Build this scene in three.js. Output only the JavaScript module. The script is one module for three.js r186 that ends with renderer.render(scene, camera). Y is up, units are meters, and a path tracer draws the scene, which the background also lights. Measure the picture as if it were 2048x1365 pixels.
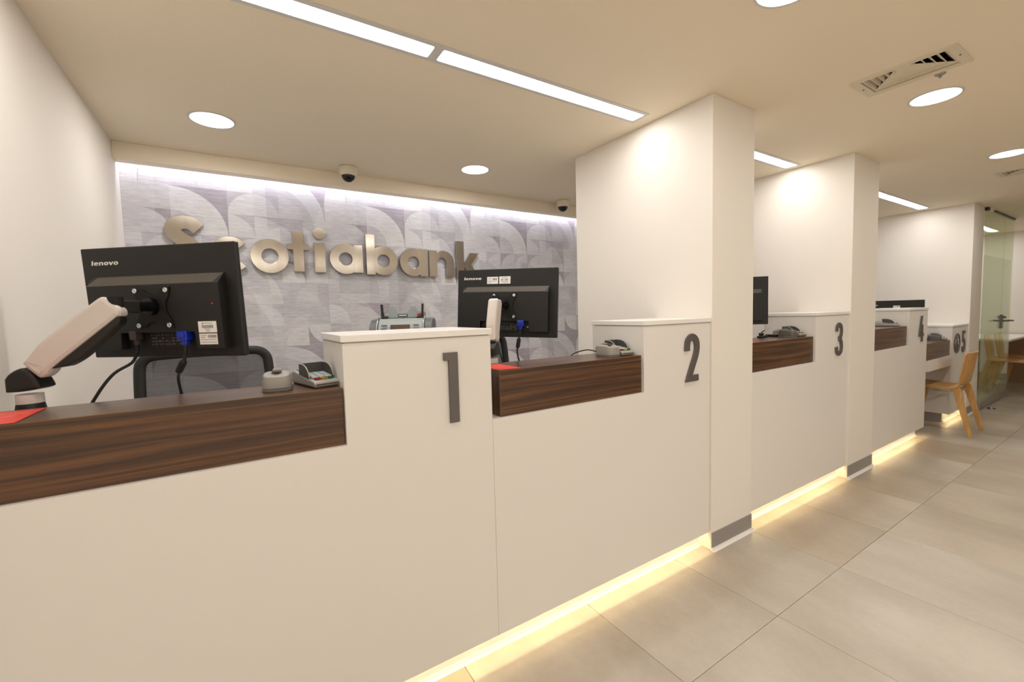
import * as THREE from 'three';
import { RoundedBoxGeometry } from 'three/addons/geometries/RoundedBoxGeometry.js';
import { mergeGeometries, mergeVertices, toCreasedNormals } from 'three/addons/utils/BufferGeometryUtils.js';
import { ImprovedNoise } from 'three/addons/math/ImprovedNoise.js';
import { FontLoader } from 'three/addons/loaders/FontLoader.js';
import { TextGeometry } from 'three/addons/geometries/TextGeometry.js';
import { RectAreaLightUniformsLib } from 'three/addons/lights/RectAreaLightUniformsLib.js';

// ------------------------------------------------------------------ camera, light levels, exposure
const scene = new THREE.Scene();
scene.background = new THREE.Color(0x000000);
const camera = new THREE.PerspectiveCamera(76.433, 2048 / 1365, 0.02, 60);
camera.focus = 1.9; camera.userData.fStop = 2.8;
camera.rotation.order = 'YXZ';
camera.position.set(0, 1.30, 1.3465);
camera.rotation.set(-0.0656, -0.56668, -0.02621);
scene.add(camera);

const renderer = new THREE.WebGLRenderer({ antialias: true });
renderer.toneMapping = THREE.LinearToneMapping;
renderer.toneMappingExposure = 1.55;
renderer.shadowMap.enabled = true;
RectAreaLightUniformsLib.init();

const LV = {
  strip: 13, stripColor: new THREE.Color().setRGB(1.0, 0.985, 0.96),
  down: 34, downColor: new THREE.Color().setRGB(1.0, 0.98, 0.95),
  cove: 11, coveColor: new THREE.Color().setRGB(0.80, 0.83, 1.0),
  lobbyColor: new THREE.Color().setRGB(1.0, 0.985, 0.96),
  kick: 27, kickColor: new THREE.Color().setRGB(1.0, 0.79, 0.44),
};

// ------------------------------------------------------------------ room dimensions (metres)
const HC = 2.371, XL = -0.554, ZB = -2.26, XR = 10.5, ZF = 5.0;
const PILLARS = [[2.079, 2.466], [3.774, 4.228], [6.918, 7.351]];
const HB = 0.0956, HT = 1.2206, HN = 0.915, LEDGE = 1.088;

// ------------------------------------------------------------------ helpers
let seed = 20240611;
const rnd = () => { seed = (seed * 1664525 + 1013904223) >>> 0; return seed / 4294967296; };
const noise = new ImprovedNoise();
const used = {};
function numbered(n) { const k = used[n] = (used[n] ?? -1) + 1; return k ? `${n}_${String(k).padStart(3, '0')}` : n; }
function shade(o) { o.traverse(c => { if (c.isMesh) { c.castShadow = true; c.receiveShadow = true; } }); }
function thing(name, label, category, pos = [0, 0, 0], turn = 0, group) {
  const o = new THREE.Group(); o.name = numbered(name); o.position.set(...pos); o.rotation.y = turn;
  o.userData = { label, category }; if (group) o.userData.group = group; scene.add(o); return o;
}
function merged(geos) {
  if (!Array.isArray(geos)) return geos;
  const gs = geos.map(g => { let q = g.index ? g.toNonIndexed() : g.clone(); for (const k of Object.keys(q.attributes)) if (!['position', 'normal', 'uv'].includes(k)) q.deleteAttribute(k); q.morphAttributes = {}; return q; });
  return gs.length === 1 ? gs[0] : mergeGeometries(gs);
}
function part(name, geos, mat, parent, label) {
  const m = new THREE.Mesh(merged(geos), mat); m.name = name; m.castShadow = m.receiveShadow = true;
  if (label) m.userData.label = label; parent.add(m); return m;
}
function solo(name, geos, mat, label, category, group) {
  const m = part(numbered(name), geos, mat, scene); m.userData = { label, category }; if (group) m.userData.group = group; return m;
}
function struct(name, geos, mat) { const m = part(numbered(name), geos, mat, scene); m.userData.kind = 'structure'; return m; }
const rb = (x0, x1, y0, y1, z0, z1, r = 0.0015, s = 2) => { // rounded box between bounds
  const g = new RoundedBoxGeometry(x1 - x0, y1 - y0, z1 - z0, s, Math.min(r, (x1 - x0) / 2.01, (y1 - y0) / 2.01, (z1 - z0) / 2.01));
  return g.translate((x0 + x1) / 2, (y0 + y1) / 2, (z0 + z1) / 2);
};
const bx = (x0, x1, y0, y1, z0, z1) => new THREE.BoxGeometry(x1 - x0, y1 - y0, z1 - z0).translate((x0 + x1) / 2, (y0 + y1) / 2, (z0 + z1) / 2);
const cyl = (r0, r1, h, n = 32) => new THREE.CylinderGeometry(r0, r1, h, n);
function uvM(g, su = 1, sv = 1, ou = 0, ov = 0, swapX = true) { // metre uv by dominant normal
  if (g.index) g = g.toNonIndexed();
  const p = g.attributes.position, n = g.attributes.normal, uv = new Float32Array(p.count * 2);
  for (let i = 0; i < p.count; i++) {
    const ax = Math.abs(n.getX(i)), ay = Math.abs(n.getY(i)), az = Math.abs(n.getZ(i));
    let u, v;
    if (ay >= ax && ay >= az) { u = p.getX(i); v = p.getZ(i); } else if (ax > az) { if (swapX) { u = p.getY(i); v = p.getZ(i); } else { u = p.getZ(i); v = p.getY(i); } } else { u = p.getX(i); v = p.getY(i); }
    uv[2 * i] = u / su + ou; uv[2 * i + 1] = v / sv + ov;
  }
  g.setAttribute('uv', new THREE.BufferAttribute(uv, 2)); return g;
}
function ext(shape, depth, bevel = 0.0008, curve = 24) {
  return new THREE.ExtrudeGeometry(shape, { depth: depth - 2 * bevel, bevelEnabled: bevel > 0, bevelThickness: bevel, bevelSize: bevel, bevelOffset: -bevel, bevelSegments: 2, curveSegments: curve }).translate(0, 0, bevel);
}
function poly(pts) { const s = new THREE.Shape(); pts.forEach((p, i) => i ? s.lineTo(p[0], p[1]) : s.moveTo(p[0], p[1])); s.closePath(); return s; }
function rrect(x0, x1, y0, y1, r) {
  const s = new THREE.Shape(); s.moveTo(x0 + r, y0); s.lineTo(x1 - r, y0); s.absarc(x1 - r, y0 + r, r, -Math.PI / 2, 0); s.lineTo(x1, y1 - r); s.absarc(x1 - r, y1 - r, r, 0, Math.PI / 2);
  s.lineTo(x0 + r, y1); s.absarc(x0 + r, y1 - r, r, Math.PI / 2, Math.PI); s.lineTo(x0, y0 + r); s.absarc(x0 + r, y0 + r, r, Math.PI, 1.5 * Math.PI); return s;
}
function stroke(pts, w, closed = false, n = 60, wx = null) { // band of width w along a smooth 2d line
  const c = new THREE.CatmullRomCurve3(pts.map(p => new THREE.Vector3(p[0], p[1], 0)), closed, 'centripetal');
  const L = [], R = [], P = c.getPoints(n);
  for (let i = 0; i < P.length; i++) {
    const t = P[Math.min(i + 1, P.length - 1)].clone().sub(P[Math.max(i - 1, 0)]).normalize();
    const wi = (typeof w === 'function' ? w(i / n) : w) / 2, hx = wx ? wx : 1;
    L.push([P[i].x - t.y * wi * hx, P[i].y + t.x * wi]); R.push([P[i].x + t.y * wi * hx, P[i].y - t.x * wi]);
  }
  return poly([...L, ...R.reverse()]);
}
const tube = (pts, r, n = 48, closed = false, seg = 8) => new THREE.TubeGeometry(new THREE.CatmullRomCurve3(pts.map(p => new THREE.Vector3(...p)), closed, 'centripetal'), n, r, seg, closed);

// ------------------------------------------------------------------ procedural textures
function dataTex(w, h, fn, srgb = true) {
  const d = new Uint8Array(w * h * 4); 
  for (let y = 0; y < h; y++) for (let x = 0; x < w; x++) { const c = fn(x / w, y / h); const i = 4 * (y * w + x); d[i] = Math.max(0, Math.min(255, c[0])); d[i + 1] = Math.max(0, Math.min(255, c[1])); d[i + 2] = Math.max(0, Math.min(255, c[2])); d[i + 3] = 255; }
  const t = new THREE.DataTexture(d, w, h); t.wrapS = t.wrapT = THREE.RepeatWrapping; t.magFilter = THREE.LinearFilter; t.minFilter = THREE.LinearMipmapLinearFilter; t.generateMipmaps = true;
  if (srgb) t.colorSpace = THREE.SRGBColorSpace; t.needsUpdate = true; return t;
}
const N = (x, y, z = 0) => noise.noise(x, y, z);
const mix3 = (a, b, t) => [a[0] + (b[0] - a[0]) * t, a[1] + (b[1] - a[1]) * t, a[2] + (b[2] - a[2]) * t];
const sm = (a, b, x) => { x = Math.max(0, Math.min(1, (x - a) / (b - a))); return x * x * (3 - 2 * x); };
const walnutTex = dataTex(1024, 256, (u, v) => { // 1.2 m x 0.18 m, grain along u
  const warp = N(u * 3, v * 4, 3.1) * 0.05 + N(u * 1.1, v * 2, 7.7) * 0.06;
  const a = N(u * 1.5, (v + warp) * 14, 1.3), b = N(u * 3, (v + warp) * 42, 5.2), c = N(u * 22, v * 150, 9.4);
  let t = 0.5 + 0.55 * a + 0.3 * b + 0.16 * c;
  let col = mix3([62, 37, 19], [124, 82, 46], sm(0.05, 0.95, t));
  const st = sm(0.32, 0.6, N(u * 1.2 + 4, (v + warp) * 9, 2.2)); col = mix3(col, [47, 30, 20], st * 0.65);
  return col;
});
walnutTex.wrapS = THREE.MirroredRepeatWrapping; walnutTex.wrapT = THREE.MirroredRepeatWrapping;
const edgeTex = dataTex(512, 32, (u, v) => mix3([96, 70, 38], [150, 112, 64], 0.5 + 0.5 * N(u * 8, v * 6, 4) + 0.2 * N(u * 60, v * 3, 1)));
const oakTex = dataTex(512, 512, (u, v) => {
  const w = N(u * 2, v * 2, 1) * 0.06; const a = N((u + w) * 18, v * 1.6, 2.5), b = N((u + w) * 70, v * 4, 6.5);
  return mix3([186, 136, 76], [222, 176, 112], sm(0.1, 0.9, 0.5 + 0.45 * a + 0.3 * b));
});
const tileTex = [0, 1, 2, 3, 4].map(k => dataTex(256, 512, (u, v) => {
  const o = k * 17.3; const s = u * 0.6, t = v * 1.2;
  const a = N(s * 3.2 + o, t * 2.4, o), b = N(s * 11 + o, t * 4.5 + s * 3, o + 3), c = N(s * 40, t * 30, o + 5), d = N(s * 120 + o, t * 90, o);
  const q = 0.5 + 0.55 * a + 0.2 * b + 0.12 * c + 0.07 * d;
  return mix3([177, 166, 152], [201, 192, 179], sm(-0.1, 1.1, q));
}));
const plasterBump = dataTex(256, 256, (u, v) => { const q = 128 + 60 * N(u * 40, v * 40, 2) + 40 * N(u * 90, v * 90, 5); return [q, q, q]; }, false);
const steelWave = dataTex(512, 64, (u, v) => { const q = 128 + 90 * N(u * 7, v * 0.8, 2) + 26 * N(u * 17, v * 1.2, 5); return [q, q, q]; }, false);
const brushTex = dataTex(256, 256, (u, v) => { const q = 150 + 60 * N(u * 3, v * 120, 2) + 30 * N(u * 8, v * 240, 5); return [q, q, q]; }, false);

// ------------------------------------------------------------------ materials
const std = (color, rough = 0.6, metal = 0, extra = {}) => new THREE.MeshPhysicalMaterial({ color, roughness: rough, metalness: metal, ...extra });
const M = {
  wall: std(0xf0e9df, 0.75), ceiling: std(0xf7ead2, 0.85), plaster: std(0xf5e9d4, 0.8),
  laminate: std(0xebe6df, 0.42), capWhite: std(0xf3efea, 0.3), carcass: std(0xd9d2c6, 0.6),
  walnut: std(0xe6e2de, 0.36, 0, { map: walnutTex, clearcoat: 0.4, clearcoatRoughness: 0.25 }),
  walnutEdge: std(0xffffff, 0.4, 0, { map: edgeTex }),
  oak: std(0xffffff, 0.42, 0, { map: oakTex }),
  greyBase: std(0xa29d98, 0.4, 0.3), whiteTrim: std(0xf0ece6, 0.4), numeral: std(0x6f6966, 0.45, 0.5),
  steel: std(0xa79e92, 0.17, 1, { anisotropy: 0.5, anisotropyRotation: 0, bumpMap: steelWave, bumpScale: 0.004 }),
  black: std(0x17150f, 0.5), plateBlack: std(0x060606, 0.7), blackSoft: std(0x1b1a19, 0.62), blackGloss: std(0x0b0b0c, 0.2), monitor: std(0x11100e, 0.55), cavity: std(0x0e0d0d, 0.7),
  rubber: std(0x111111, 0.6), armWhite: std(0xd9d0c8, 0.35), bolt: std(0xd8dde0, 0.25, 0.9), chrome: std(0xb9babc, 0.2, 1), darkMetal: std(0x3c3a38, 0.4, 0.8),
  blue: std(0x1230b0, 0.4), yellow: std(0xe6c400, 0.45), red: std(0xcf2b1c, 0.5), green: std(0x178a3c, 0.45), redSheet: std(0xe8483a, 0.42),
  readerGrey: std(0x98938b, 0.5), readerDark: std(0x5f5a52, 0.5), readerBase: std(0x5e5a55, 0.6), padSilver: std(0xa9a5a1, 0.38, 0.35), padDark: std(0x4a4845, 0.5), key: std(0xb7c0c2, 0.5), screenGrey: std(0x8b8f8e, 0.25),
  billGrey: std(0x8f9795, 0.42), billDark: std(0x5d6163, 0.4), billLight: std(0x9ba2a0, 0.42), brownScreen: std(0x5b4a40, 0.15),
  domeWhite: std(0xe6ddc6, 0.5), domeBlack: std(0x0d0c0c, 0.12), ventWhite: std(0xe3d8c1, 0.6), ventDark: std(0x1b1c1e, 0.8), frameGrey: std(0xd9d7d4, 0.5),
  fabricMesh: std(0x3d3a3c, 0.9, 0, { transparent: true, opacity: 0.78, side: THREE.DoubleSide }), fabric: std(0x2a292b, 0.95),
  glass: new THREE.MeshPhysicalMaterial({ color: 0xf3faec, roughness: 0.02, transmission: 1, thickness: 0, ior: 1.5 }),
  film: new THREE.MeshPhysicalMaterial({ color: 0xd8e4d2, roughness: 0.6, transparent: true, opacity: 0.2 }),
  tableWhite: std(0xf1eeea, 0.35), tableSide: std(0x9b7c5c, 0.5), alu: std(0xa7a29c, 0.35, 0.6),
  paper: std(0xf2efea, 0.6),
};
const glow = (c, k) => new THREE.MeshStandardMaterial({ color: 0xffffff, emissive: c, emissiveIntensity: k, roughness: 0.6 });
M.stripGlow = glow(LV.stripColor, 2.2); M.downGlow = glow(LV.downColor, 2.4); M.coveGlow = glow(LV.coveColor, 2.2); M.kickGlow = glow(LV.kickColor, 2.2);
M.redLed = new THREE.MeshStandardMaterial({ color: 0x300000, emissive: 0xff2010, emissiveIntensity: 0.9 });
function areaLight(parent, color, I, w, h, pos, rot) {
  const l = new THREE.RectAreaLight(color, I, w, h); l.position.set(...pos); l.rotation.set(...rot); parent.add(l); return l;
}

// ------------------------------------------------------------------ room shell
const floor = struct('floor', bx(XL - 0.2, XR + 0.2, -0.14, -0.006, ZB - 0.2, ZF + 0.2), std(0xb9aea0, 0.8));
{
  const P = 0.6035, X0 = 1.848 - 4 * P, zr = [-1.9375, -0.7375, 0.4625, 1.6625, 2.8625, 4.0625], g = 0.0008;
  const geo = new RoundedBoxGeometry(P - 2 * g, 0.010, 1.2 - 2 * g, 1, 0.0012); // one tile, shared
  const uvp = geo.attributes.position, uvs = new Float32Array(uvp.count * 2);
  for (let i = 0; i < uvp.count; i++) { uvs[2 * i] = uvp.getX(i) / P + 0.5; uvs[2 * i + 1] = uvp.getZ(i) / 1.2 + 0.5; }
  geo.setAttribute('uv', new THREE.BufferAttribute(uvs, 2));
  const mats = [];
  for (let k = 0; k < 5; k++) for (const t of [0xffffff, 0xfaf6f0, 0xf3eee6]) mats.push(std(t, 0.34, 0, { map: tileTex[k] }));
  for (let r = 0; r < 5; r++) for (let i = 0; i < 19; i++) {
    const m = part('tile', geo, mats[Math.floor(rnd() * mats.length)], floor);
    m.position.set(X0 + (i + 0.5) * P, -0.005 + (rnd() - 0.5) * 0.0004, (zr[r] + zr[r + 1]) / 2); m.rotation.y = rnd() < 0.5 ? Math.PI : 0;
  }
}
{
  const s = poly([[XL - 0.2, ZB - 0.2], [XR + 0.2, ZB - 0.2], [XR + 0.2, ZF + 0.2], [XL - 0.2, ZF + 0.2]]);
  for (const [x0, z0] of [[2.625, 0.425], [5.50, 0.425]]) { const h = new THREE.Path(); h.moveTo(x0, z0); h.lineTo(x0 + 0.195, z0); h.lineTo(x0 + 0.195, z0 + 0.315); h.lineTo(x0, z0 + 0.315); h.closePath(); s.holes.push(h); }
  const g = new THREE.ExtrudeGeometry(s, { depth: 0.2, bevelEnabled: false }); g.rotateX(Math.PI / 2); g.translate(0, HC + 0.2, 0);
  struct('ceiling', g, M.ceiling);
}
struct('wall_left', bx(XL - 0.15, XL, 0, HC, ZB - 0.15, ZF + 0.15), M.wall);
struct('wall_right', bx(XR, XR + 0.15, 0, HC, ZB - 0.15, ZF + 0.15), M.wall);
struct('wall_front', bx(XL, XR, 0, HC, ZF, ZF + 0.15), M.wall);
struct('wall_behind_door', bx(7.351, XR, 0, HC, -1.75, -1.6), M.wall);
struct('baseboard_right', [rb(XR - 0.012, XR, 0.012, 0.1, -1.6, ZF, 0.002), rb(XR - 0.022, XR, 0, 0.012, -1.6, ZF, 0.003)], M.greyBase);
PILLARS.forEach(([a, b], i) => {
  struct(`wall_partition_${i + 1}`, rb(a, b, 0, HC, i === 2 ? -1.6 : -1.03, 0.012, 0.002), M.wall);
  const bb = struct(`baseboard_${i + 1}`, rb(a - 0.0005, b + 0.0005, 0.008, HB, 0.012, 0.017, 0.001), M.greyBase);
  const tr = new THREE.Shape(); tr.moveTo(0, 0); tr.lineTo(0.019, 0); tr.quadraticCurveTo(0.008, 0.003, 0.0055, 0.014); tr.lineTo(0, 0.014); tr.closePath();
  const tg = new THREE.ExtrudeGeometry(tr, { depth: b - a + 0.012, bevelEnabled: false }); tg.rotateY(Math.PI / 2); tg.scale(1, 1, -1);
  // profile x -> -z after turn; flip winding through index order
  const idx = tg.toNonIndexed ? tg : tg; const q = idx.index ? idx.toNonIndexed() : idx; const pa = q.attributes.position.array;
  for (let k = 0; k < pa.length; k += 9) for (let c = 0; c < 3; c++) { const t = pa[k + 3 + c]; pa[k + 3 + c] = pa[k + 6 + c]; pa[k + 6 + c] = t; }
  q.computeVertexNormals(); q.translate(a - 0.006, 0, 0.0165);
  part('floor_trim', q, M.whiteTrim, bb);
});
// beam with the cove in front of the papered wall
struct('ceiling_beam', rb(XL, XR, 2.2695, HC, -2.19, -2.104, 0.003), M.plaster);

// wallpaper: 1.25 m repeat of quarter discs on a square grid
const paperTex = (() => {
  const S = 1024, cv = document.createElement('canvas'); cv.width = S; cv.height = S; const c = cv.getContext('2d');
  c.fillStyle = 'rgb(196,193,198)'; c.fillRect(0, 0, S, S);
  const u = S / 8; const tones = [[199, 196, 202], [189, 185, 192], [205, 203, 207], [172, 165, 174], [194, 190, 196]];
  const lights = [[207, 206, 210], [214, 213, 216], [201, 199, 204], [218, 217, 219]];
  const rgb = (a, j = 0) => `rgb(${a[0] + j | 0},${a[1] + j | 0},${a[2] + j | 0})`;
  let s2 = 77; const r2 = () => { s2 = (s2 * 1103515245 + 12345) & 0x7fffffff; return s2 / 0x7fffffff; };
  const taken = new Set();
  const cell = (x, y, n) => {
    const px = x * u, py = y * u, w = n * u;
    const draw = (ox, oy) => {
      c.save(); c.beginPath(); c.rect(px + ox, py + oy, w, w); c.clip();
      c.fillStyle = rgb(tn, 0); c.fillRect(px + ox, py + oy, w, w);
      c.fillStyle = rgb(lt, 0); c.beginPath(); const cx = px + ox + (k & 1 ? w : 0), cy = py + oy + (k & 2 ? w : 0); c.moveTo(cx, cy); c.arc(cx, cy, w * 0.985, 0, Math.PI * 2); c.fill();
      if (inner) { c.fillStyle = rgb(tn2, 0); c.beginPath(); c.arc(cx, cy, w * 0.5, 0, Math.PI * 2); c.fill(); }
      c.restore();
    };
    const tn = tones[Math.floor(r2() * tones.length)], lt = lights[Math.floor(r2() * lights.length)], tn2 = lights[Math.floor(r2() * lights.length)], k = r2() < 0.75 ? 2 + (r2() < 0.5 ? 1 : 0) : Math.floor(r2() * 2), inner = n === 2 && r2() < 0.5;
    for (const ox of [-S, 0, S]) for (const oy of [-S, 0, S]) if (px + ox < S && px + ox + w > 0 && py + oy < S && py + oy + w > 0) draw(ox, oy);
  };
  for (const [x, y] of [[0, 0], [2, 1], [5, 0], [1, 3], [3, 3], [6, 2], [0, 5], [4, 5], [6, 5], [2, 6], [5, 7], [7, 7]]) { for (let i = 0; i < 2; i++) for (let j = 0; j < 2; j++) taken.add(((x + i) % 8) + ',' + ((y + j) % 8)); cell(x, y, 2); }
  for (let y = 0; y < 8; y++) for (let x = 0; x < 8; x++) if (!taken.has(x + ',' + y)) cell(x, y, 1);
  c.globalAlpha = 0.3; // faint second layer of larger quarter discs
  for (let k = 0; k < 16; k++) { const x = Math.floor(r2() * 16) * u / 2, y = Math.floor(r2() * 16) * u / 2, w = u * (r2() < 0.5 ? 1 : 2), f = r2() < 0.5; c.fillStyle = r2() < 0.6 ? 'rgb(220,219,221)' : 'rgb(166,158,168)';
    for (const ox of [-S, 0, S]) for (const oy of [-S, 0, S]) { c.beginPath(); c.moveTo(x + ox, y + oy); c.arc(x + ox, y + oy, w, f ? Math.PI : Math.PI * 1.5, f ? Math.PI * 1.5 : Math.PI * 2); c.closePath(); c.fill(); } }
  c.globalAlpha = 1;
  const im = c.getImageData(0, 0, S, S), d = im.data;
  for (let y = 0; y < S; y++) for (let x = 0; x < S; x++) { // brushed horizontal fibres
    const q = 17 * N(x / 46, y / 3.6, 2) + 10 * N(x / 150, y / 10, 6) + 8 * N(x / 14, y / 1.9, 9) + 9 * N(x / 120, y / 120, 4); const i = 4 * (y * S + x); d[i] += q; d[i + 1] += q; d[i + 2] += q;
  }
  c.putImageData(im, 0, 0);
  const t = new THREE.CanvasTexture(cv); t.colorSpace = THREE.SRGBColorSpace; t.wrapS = t.wrapT = THREE.RepeatWrapping; return t;
})();
struct('wall_back', uvM(bx(XL - 0.15, 7.4, 0, HC, ZB - 0.15, ZB), 1.25, 1.25, 0, 0), std(0xffffff, 0.7, 0, { map: paperTex }));
{ // cove light behind the beam
  const t = thing('cove_light', 'cool white light strip hidden behind the ceiling beam above the papered wall', 'light');
  part('channel', rb(XL + 0.01, 7.3, 2.352, HC - 0.001, -2.235, -2.195, 0.002), M.frameGrey, t);
  part('diffuser', rb(XL + 0.02, 7.29, 2.347, 2.352, -2.230, -2.200, 0.001), M.coveGlow, t);
  areaLight(t, LV.coveColor, LV.cove, 7.8, 0.03, [(XL + 7.29) / 2, 2.345, -2.215], [-Math.PI / 2, 0, 0]);
}

// ------------------------------------------------------------------ ceiling fittings
[[-0.445, 0.735, 'long recessed light panel over the first teller window, nearer the left wall'], [0.775, 1.965, 'long recessed light panel ending beside the first white pillar'],
 [2.51, 3.685, 'recessed light panel above the third teller window between two pillars'], [4.335, 5.525, 'recessed light panel above the fourth teller window, mostly behind the second pillar'],
 [5.555, 6.735, 'recessed light panel above the fifth teller window before the glass door'], [8.95, 10.13, 'recessed light panel seen through the glass door'], [8.95, 10.13, 'recessed light panel at the back of the room beyond the glass door', -1.15]].forEach(([a, b, lab, z = -0.365]) => {
  const t = thing('ceiling_light_panel', lab, 'ceiling light', [(a + b) / 2, HC, z], 0, 'linear ceiling lights along the counter');
  const w = (b - a) / 2, o = rrect(-w - 0.02, w + 0.02, -0.062, 0.062, 0.004); o.holes.push(new THREE.Path(rrect(-w, w, -0.041, 0.041, 0.008).getPoints(6)));
  part('frame', ext(o, 0.006, 0.001).rotateX(Math.PI / 2).translate(0, 0.001, 0), M.frameGrey, t);
  part('diffuser', ext(rrect(-w - 0.002, w + 0.002, -0.043, 0.043, 0.008), 0.002, 0).rotateX(Math.PI / 2).translate(0, 0, 0), M.stripGlow, t);
  areaLight(t, LV.stripColor, LV.strip, 2 * w - 0.01, 0.08, [0, -0.003, 0], [-Math.PI / 2, 0, 0]);
});
[[0.20, 'wide ceiling light panel over the customer side, facing the first counter', 17], [2.0, 'wide ceiling light panel over the customer side, facing the first pillar', 14], [3.8, 'wide ceiling light panel over the customer side, facing the second pillar', 9]].forEach(([x, lab, level]) => {
  const t = thing('lobby_light_panel', lab, 'ceiling light', [x, HC, 3.4], 0, 'wide ceiling lights of the customer side');
  const o = rrect(-0.62, 0.62, -0.17, 0.17, 0.004); o.holes.push(new THREE.Path(rrect(-0.6, 0.6, -0.15, 0.15, 0.006).getPoints(6)));
  part('frame', ext(o, 0.006, 0.001).rotateX(Math.PI / 2).translate(0, 0.001, 0), M.frameGrey, t);
  part('diffuser', ext(rrect(-0.602, 0.602, -0.152, 0.152, 0.006), 0.002, 0).rotateX(Math.PI / 2), M.stripGlow, t);
  areaLight(t, LV.lobbyColor, level, 1.19, 0.29, [0, -0.003, 0], [-Math.PI / 2, 0, 0]);
});
[[-0.042, -1.52, 'round recessed downlight above the first teller, left of the dome camera'], [1.572, -1.575, 'round recessed downlight in front of the back wall between the two dome cameras'],
 [1.63, 0.575, 'round recessed downlight cut by the top edge of the picture'], [3.16, 0.575, 'round recessed downlight beside the large ceiling vent'], [4.86, 0.575, 'round recessed downlight beside the small far ceiling vent'],
 [0.02, 0.575, 'round recessed downlight over the customer side by the first counter'], [6.5, 0.575, 'round recessed downlight near the glass door']].forEach(([x, z, lab]) => {
  const t = thing('downlight', lab, 'ceiling light', [x, HC, z], 0, 'round ceiling downlights');
  const o = new THREE.Shape(); o.absarc(0, 0, 0.108, 0, Math.PI * 2); const h = new THREE.Path(); h.absarc(0, 0, 0.0985, 0, Math.PI * 2, true); o.holes.push(h);
  part('trim_ring', ext(o, 0.005, 0.001, 40).rotateX(Math.PI / 2).translate(0, 0.001, 0), M.frameGrey, t);
  part('diffuser', cyl(0.099, 0.099, 0.002, 48).translate(0, -0.001, 0), M.downGlow, t);
  areaLight(t, LV.downColor, LV.down, 0.165, 0.165, [0, -0.004, 0], [-Math.PI / 2, 0, 0]);
});
function vent(cx, cz, label) {
  const t = thing('ceiling_vent', label, 'air vent', [cx, HC, cz], 0, 'ceiling air vents');
  const hw = 0.125, hl = 0.19, iw = 0.094, il = 0.154;
  const o = rrect(-hw, hw, -hl, hl, 0.002); o.holes.push(new THREE.Path([[-iw, -il], [iw, -il], [iw, il], [-iw, il]].map(p => new THREE.Vector2(...p))));
  part('frame', ext(o, 0.007, 0.0015).rotateX(Math.PI / 2).translate(0, 0.001, 0), M.ventWhite, t);
  part('duct', [bx(-iw - 0.003, -iw, 0, 0.16, -il, il), bx(iw, iw + 0.003, 0, 0.16, -il, il), bx(-iw, iw, 0, 0.16, -il - 0.003, -il), bx(-iw, iw, 0, 0.16, il, il + 0.003), bx(-iw, iw, 0.157, 0.16, -il, il)], M.ventDark, t);
  // end fins run across, cut along the diagonals of the solid centre; thin ribs run along the near side
  for (const e of [-1, 1]) for (let k = 0; k < 5; k++) {
    const z = e * (il - 0.016 - k * 0.027), len = 0.178 - k * 0.033;
    part('fin', bx(-len / 2, len / 2, -0.0014, 0.0014, -0.015, 0.015).rotateX(e > 0 ? 0.85 : -1.12).translate(-iw + len / 2 + 0.001, 0.011, z), M.ventWhite, t);
  }
  for (const e of [-1, 1]) part('end_plate', bx(-iw, iw, -0.0012, 0.0012, -0.004, 0.004).translate(0, 0.001, e * (il - 0.006)), M.ventWhite, t);
  part('centre_plate', ext(poly([[-iw, -0.014], [-iw, 0.014], [0.080, il - 0.004], [iw, il - 0.004], [iw, -il + 0.004], [0.080, -il + 0.004]]), 0.002, 0.0004).rotateX(Math.PI / 2).translate(0, 0.003, 0), M.ventWhite, t);
  for (let k = 0; k < 4; k++) { const x = 0.022 + k * 0.018, len = 0.15 + k * 0.04; part('rib', bx(-0.001, 0.001, -0.003, 0.001, -len / 2, len / 2).translate(x, 0, 0), M.ventWhite, t); }
  for (const s of [-1, 1]) part('screw', cyl(0.004, 0.004, 0.002, 12).translate(0, -0.0065, s * 0.172), M.darkMetal, t);
}
vent(2.715, 0.5875, 'large cream ceiling vent with angled fins beside a downlight');
vent(5.60, 0.5875, 'small far ceiling vent at the right edge of the picture');
{
  const t = thing('ceiling_sprinkler', 'small grey ceiling sprinkler cap between the vent and the downlight', 'sprinkler', [2.87, HC, 0.66]);
  part('plate', cyl(0.022, 0.016, 0.006, 24).translate(0, -0.003, 0), M.alu, t); part('stem', cyl(0.006, 0.006, 0.012, 16).translate(0, -0.012, 0), M.chrome, t);
}
function domeCamera(x, z, label) {
  const t = thing('dome_camera', label, 'security camera', [x, HC, z], -0.5, 'dome security cameras above the back wall');
  part('housing', new THREE.LatheGeometry([[0.0, 0], [0.061, 0], [0.064, -0.006], [0.064, -0.03], [0.060, -0.045], [0.05, -0.06], [0.047, -0.062]].map(p => new THREE.Vector2(...p)), 40), M.domeWhite, t);
  part('bubble', new THREE.SphereGeometry(0.0475, 32, 16, 0, Math.PI * 2, Math.PI / 2, Math.PI / 2).translate(0, -0.058, 0), M.domeBlack, t);
}
domeCamera(0.745, -1.955, 'white dome camera above the sign, left of the second downlight');
domeCamera(2.745, -1.985, 'white dome camera near the first pillar, right end of the beam');

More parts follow.
